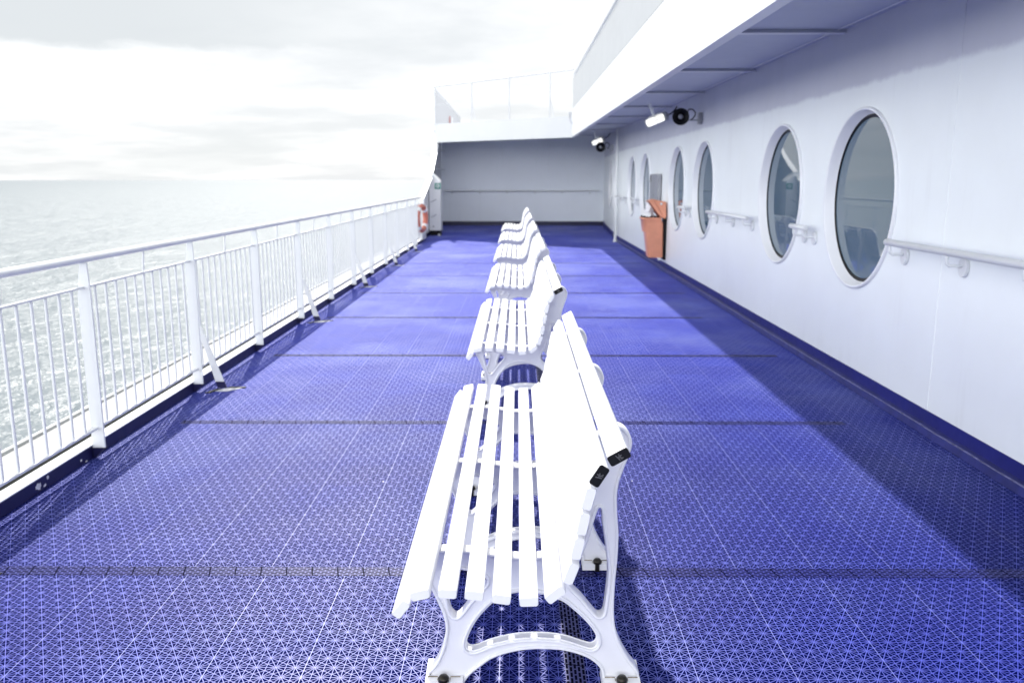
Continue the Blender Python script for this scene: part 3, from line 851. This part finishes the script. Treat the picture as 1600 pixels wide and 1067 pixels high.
def cap_on(t, caps):
    for i in caps:
        cx,cz,a,w = BACK[i]
        m = MB(); slat(m,cx,cz,a,w+.001,.028,-.0045,-.0002)
        c = m.build('end_cap',BLACK,t)
        # small grey emblem strokes
        m = MB(); ca,sa = math.cos(a),math.sin(a)
        def st(u0,v0,u1,v1,wd=.0011):
            d=Vector((u1-u0,v1-v0)).normalized(); nn=Vector((-d.y,d.x))*wd
            q=[(u0+nn.x,v0+nn.y),(u1+nn.x,v1+nn.y),(u1-nn.x,v1-nn.y),(u0-nn.x,v0-nn.y)]
            q=[(cx+u*ca-v*sa,cz+u*sa+v*ca) for u,v in q]
            m.prism(q,1,-.0062,-.0047)
        st(-.006,.008,-.001,-.008); st(.002,.008,.004,-.008); st(-.004,.001,.008,.003); st(.0,-.001,.009,-.006)
        m.build('emblem',LOGO,c)
GRP = 'benches in a row down the middle of the deck'
b1 = make_bench((4,5)); b1.location = (0,1.985,0)
tag(b1,'nearest white slatted bench, two black end caps on its backrest','bench',GRP)
proto = None
ny = [5.14,8.30,11.5,14.85,18.25]
lab = ['white slatted bench, second from the front, one black end cap on its top slat',
       'white slatted bench, third from the front, right behind the bench with a single black cap',
       'white slatted bench, fourth from the front, middle of the distant ones',
       'white slatted bench, second from the far end of the row',
       'white slatted bench at the far end of the row, nearest the bulkhead']
for i,(y,l) in enumerate(zip(ny,lab)):
    c = b1.copy(); COL.objects.link(c); c.location = (-.012*(i>1)*(i-1),y,0)
    for ch in children(b1):
        if ch.name.startswith('end_cap') : continue
        k = ch.copy(); COL.objects.link(k); k.parent = c
        for g_ in children(ch):
            kk = g_.copy(); COL.objects.link(kk); kk.parent = k
    if i == 0: cap_on(c,(5,))
    c['label'] = l; c['category'] = 'bench'; c['group'] = GRP

# ------------------------------------------------------------------ light
SUN = Vector((-.20,1.0,1.0)).normalized()
sl = bpy.data.lights.new('sun','SUN'); sl.energy = 4.3; sl.angle = R(1.0); sl.color = (1,.97,.92)
so = bpy.data.objects.new('sun', sl); COL.objects.link(so)
so.rotation_euler = SUN.to_track_quat('Z','Y').to_euler()
w = bpy.data.worlds.new('World'); sc.world = w; w.use_nodes = True
nt = w.node_tree; g = G(nt); bg = nt.nodes['Background']
sky = nt.nodes.new('ShaderNodeTexSky'); sky.sky_type='NISHITA'; sky.sun_disc=False
sky.sun_elevation = math.asin(SUN.z); sky.sun_rotation = math.atan2(SUN.x,SUN.y)
tc = nt.nodes.new('ShaderNodeTexCoord'); dv = tc.outputs['Generated']; s = g.sep(dv)
zz = g.m('ADD', g.m('MAXIMUM', s[2], 0.0), .10)
cv = nt.nodes.new('ShaderNodeCombineXYZ')
nt.links.new(g.m('DIVIDE', s[0], zz), cv.inputs[0]); nt.links.new(g.m('DIVIDE', s[1], zz), cv.inputs[1])
n1 = g.noise(cv.outputs[0], .75, 6, .55)
cloud = g.mix(g.ramp(n1,.36,.60), (6.3,6.5,6.7), (7.9,8.0,8.1))
# a long grey cloud bank with a ragged lower edge, off to port
nb_ = g.noise(g.scale(dv,(3,3,9)), 1.6, 6, .6); nc_ = g.noise(g.scale(dv,(2,2,14)), 1.3, 5, .6)
el = g.m('ADD', s[2], g.m('MULTIPLY', g.m('SUBTRACT', nb_, .5), .06))
bank = g.m('MULTIPLY', g.ramp(el, .128, .142), g.m('SUBTRACT', 1, g.ramp(el, .19, .30)))
bank = g.m('MULTIPLY', bank, g.m('SUBTRACT', 1, g.ramp(s[0], -.42, .05)))
low = g.m('MULTIPLY', g.ramp(nc_, .50, .64), g.m('SUBTRACT', 1, g.ramp(s[2], .05, .11)))
low = g.m('MULTIPLY', low, g.m('SUBTRACT', 1, g.ramp(s[0], -.35, -.02)))
cloud = g.mix(g.m('MULTIPLY', bank, .85), cloud, (5.2,5.5,5.7))
cloud = g.mix(g.m('MULTIPLY', low, .6), cloud, (6.0,6.3,6.45))
cover = .96
c = g.mix(cover, sky.outputs[0], cloud)
back = g.m('ADD', 1.0, g.m('MULTIPLY', g.m('MULTIPLY', g.m('SUBTRACT', 1.12, g.ramp(s[2], .18, .55)), g.ramp(g.m('ADD', g.m('MULTIPLY', s[1], -.78), g.m('MULTIPLY', s[0], -.62)), .0, .85)), 3.5))   # low sky behind and to port boosted, unseen fill for wall and bulkhead
vm = nt.nodes.new('ShaderNodeVectorMath'); vm.operation='SCALE'
nt.links.new(c, vm.inputs[0]); nt.links.new(back, vm.inputs['Scale']); c = vm.outputs[0]
nt.links.new(c, bg.inputs['Color']); bg.inputs['Strength'].default_value = .10

# ------------------------------------------------------------------ camera
F = 1307.; cam = bpy.data.cameras.new('camera'); cam.sensor_width = 36; cam.lens = F/1600*36
cam.clip_start = .05; cam.clip_end = 60000
pitch = math.atan((533.5-281)/F); yaw = 9/F*math.cos(pitch)
co = bpy.data.objects.new('camera', cam); COL.objects.link(co)
co.location = (0,0,1.5); co.rotation_euler = (PI/2-pitch,0,yaw)
cam.dof.use_dof = True; cam.dof.focus_distance = 2.6; cam.dof.aperture_fstop = 4.0
sc.camera = co
sc.view_settings.view_transform = 'Standard'; sc.view_settings.look = 'None'
sc.view_settings.exposure = .47; sc.view_settings.gamma = 1
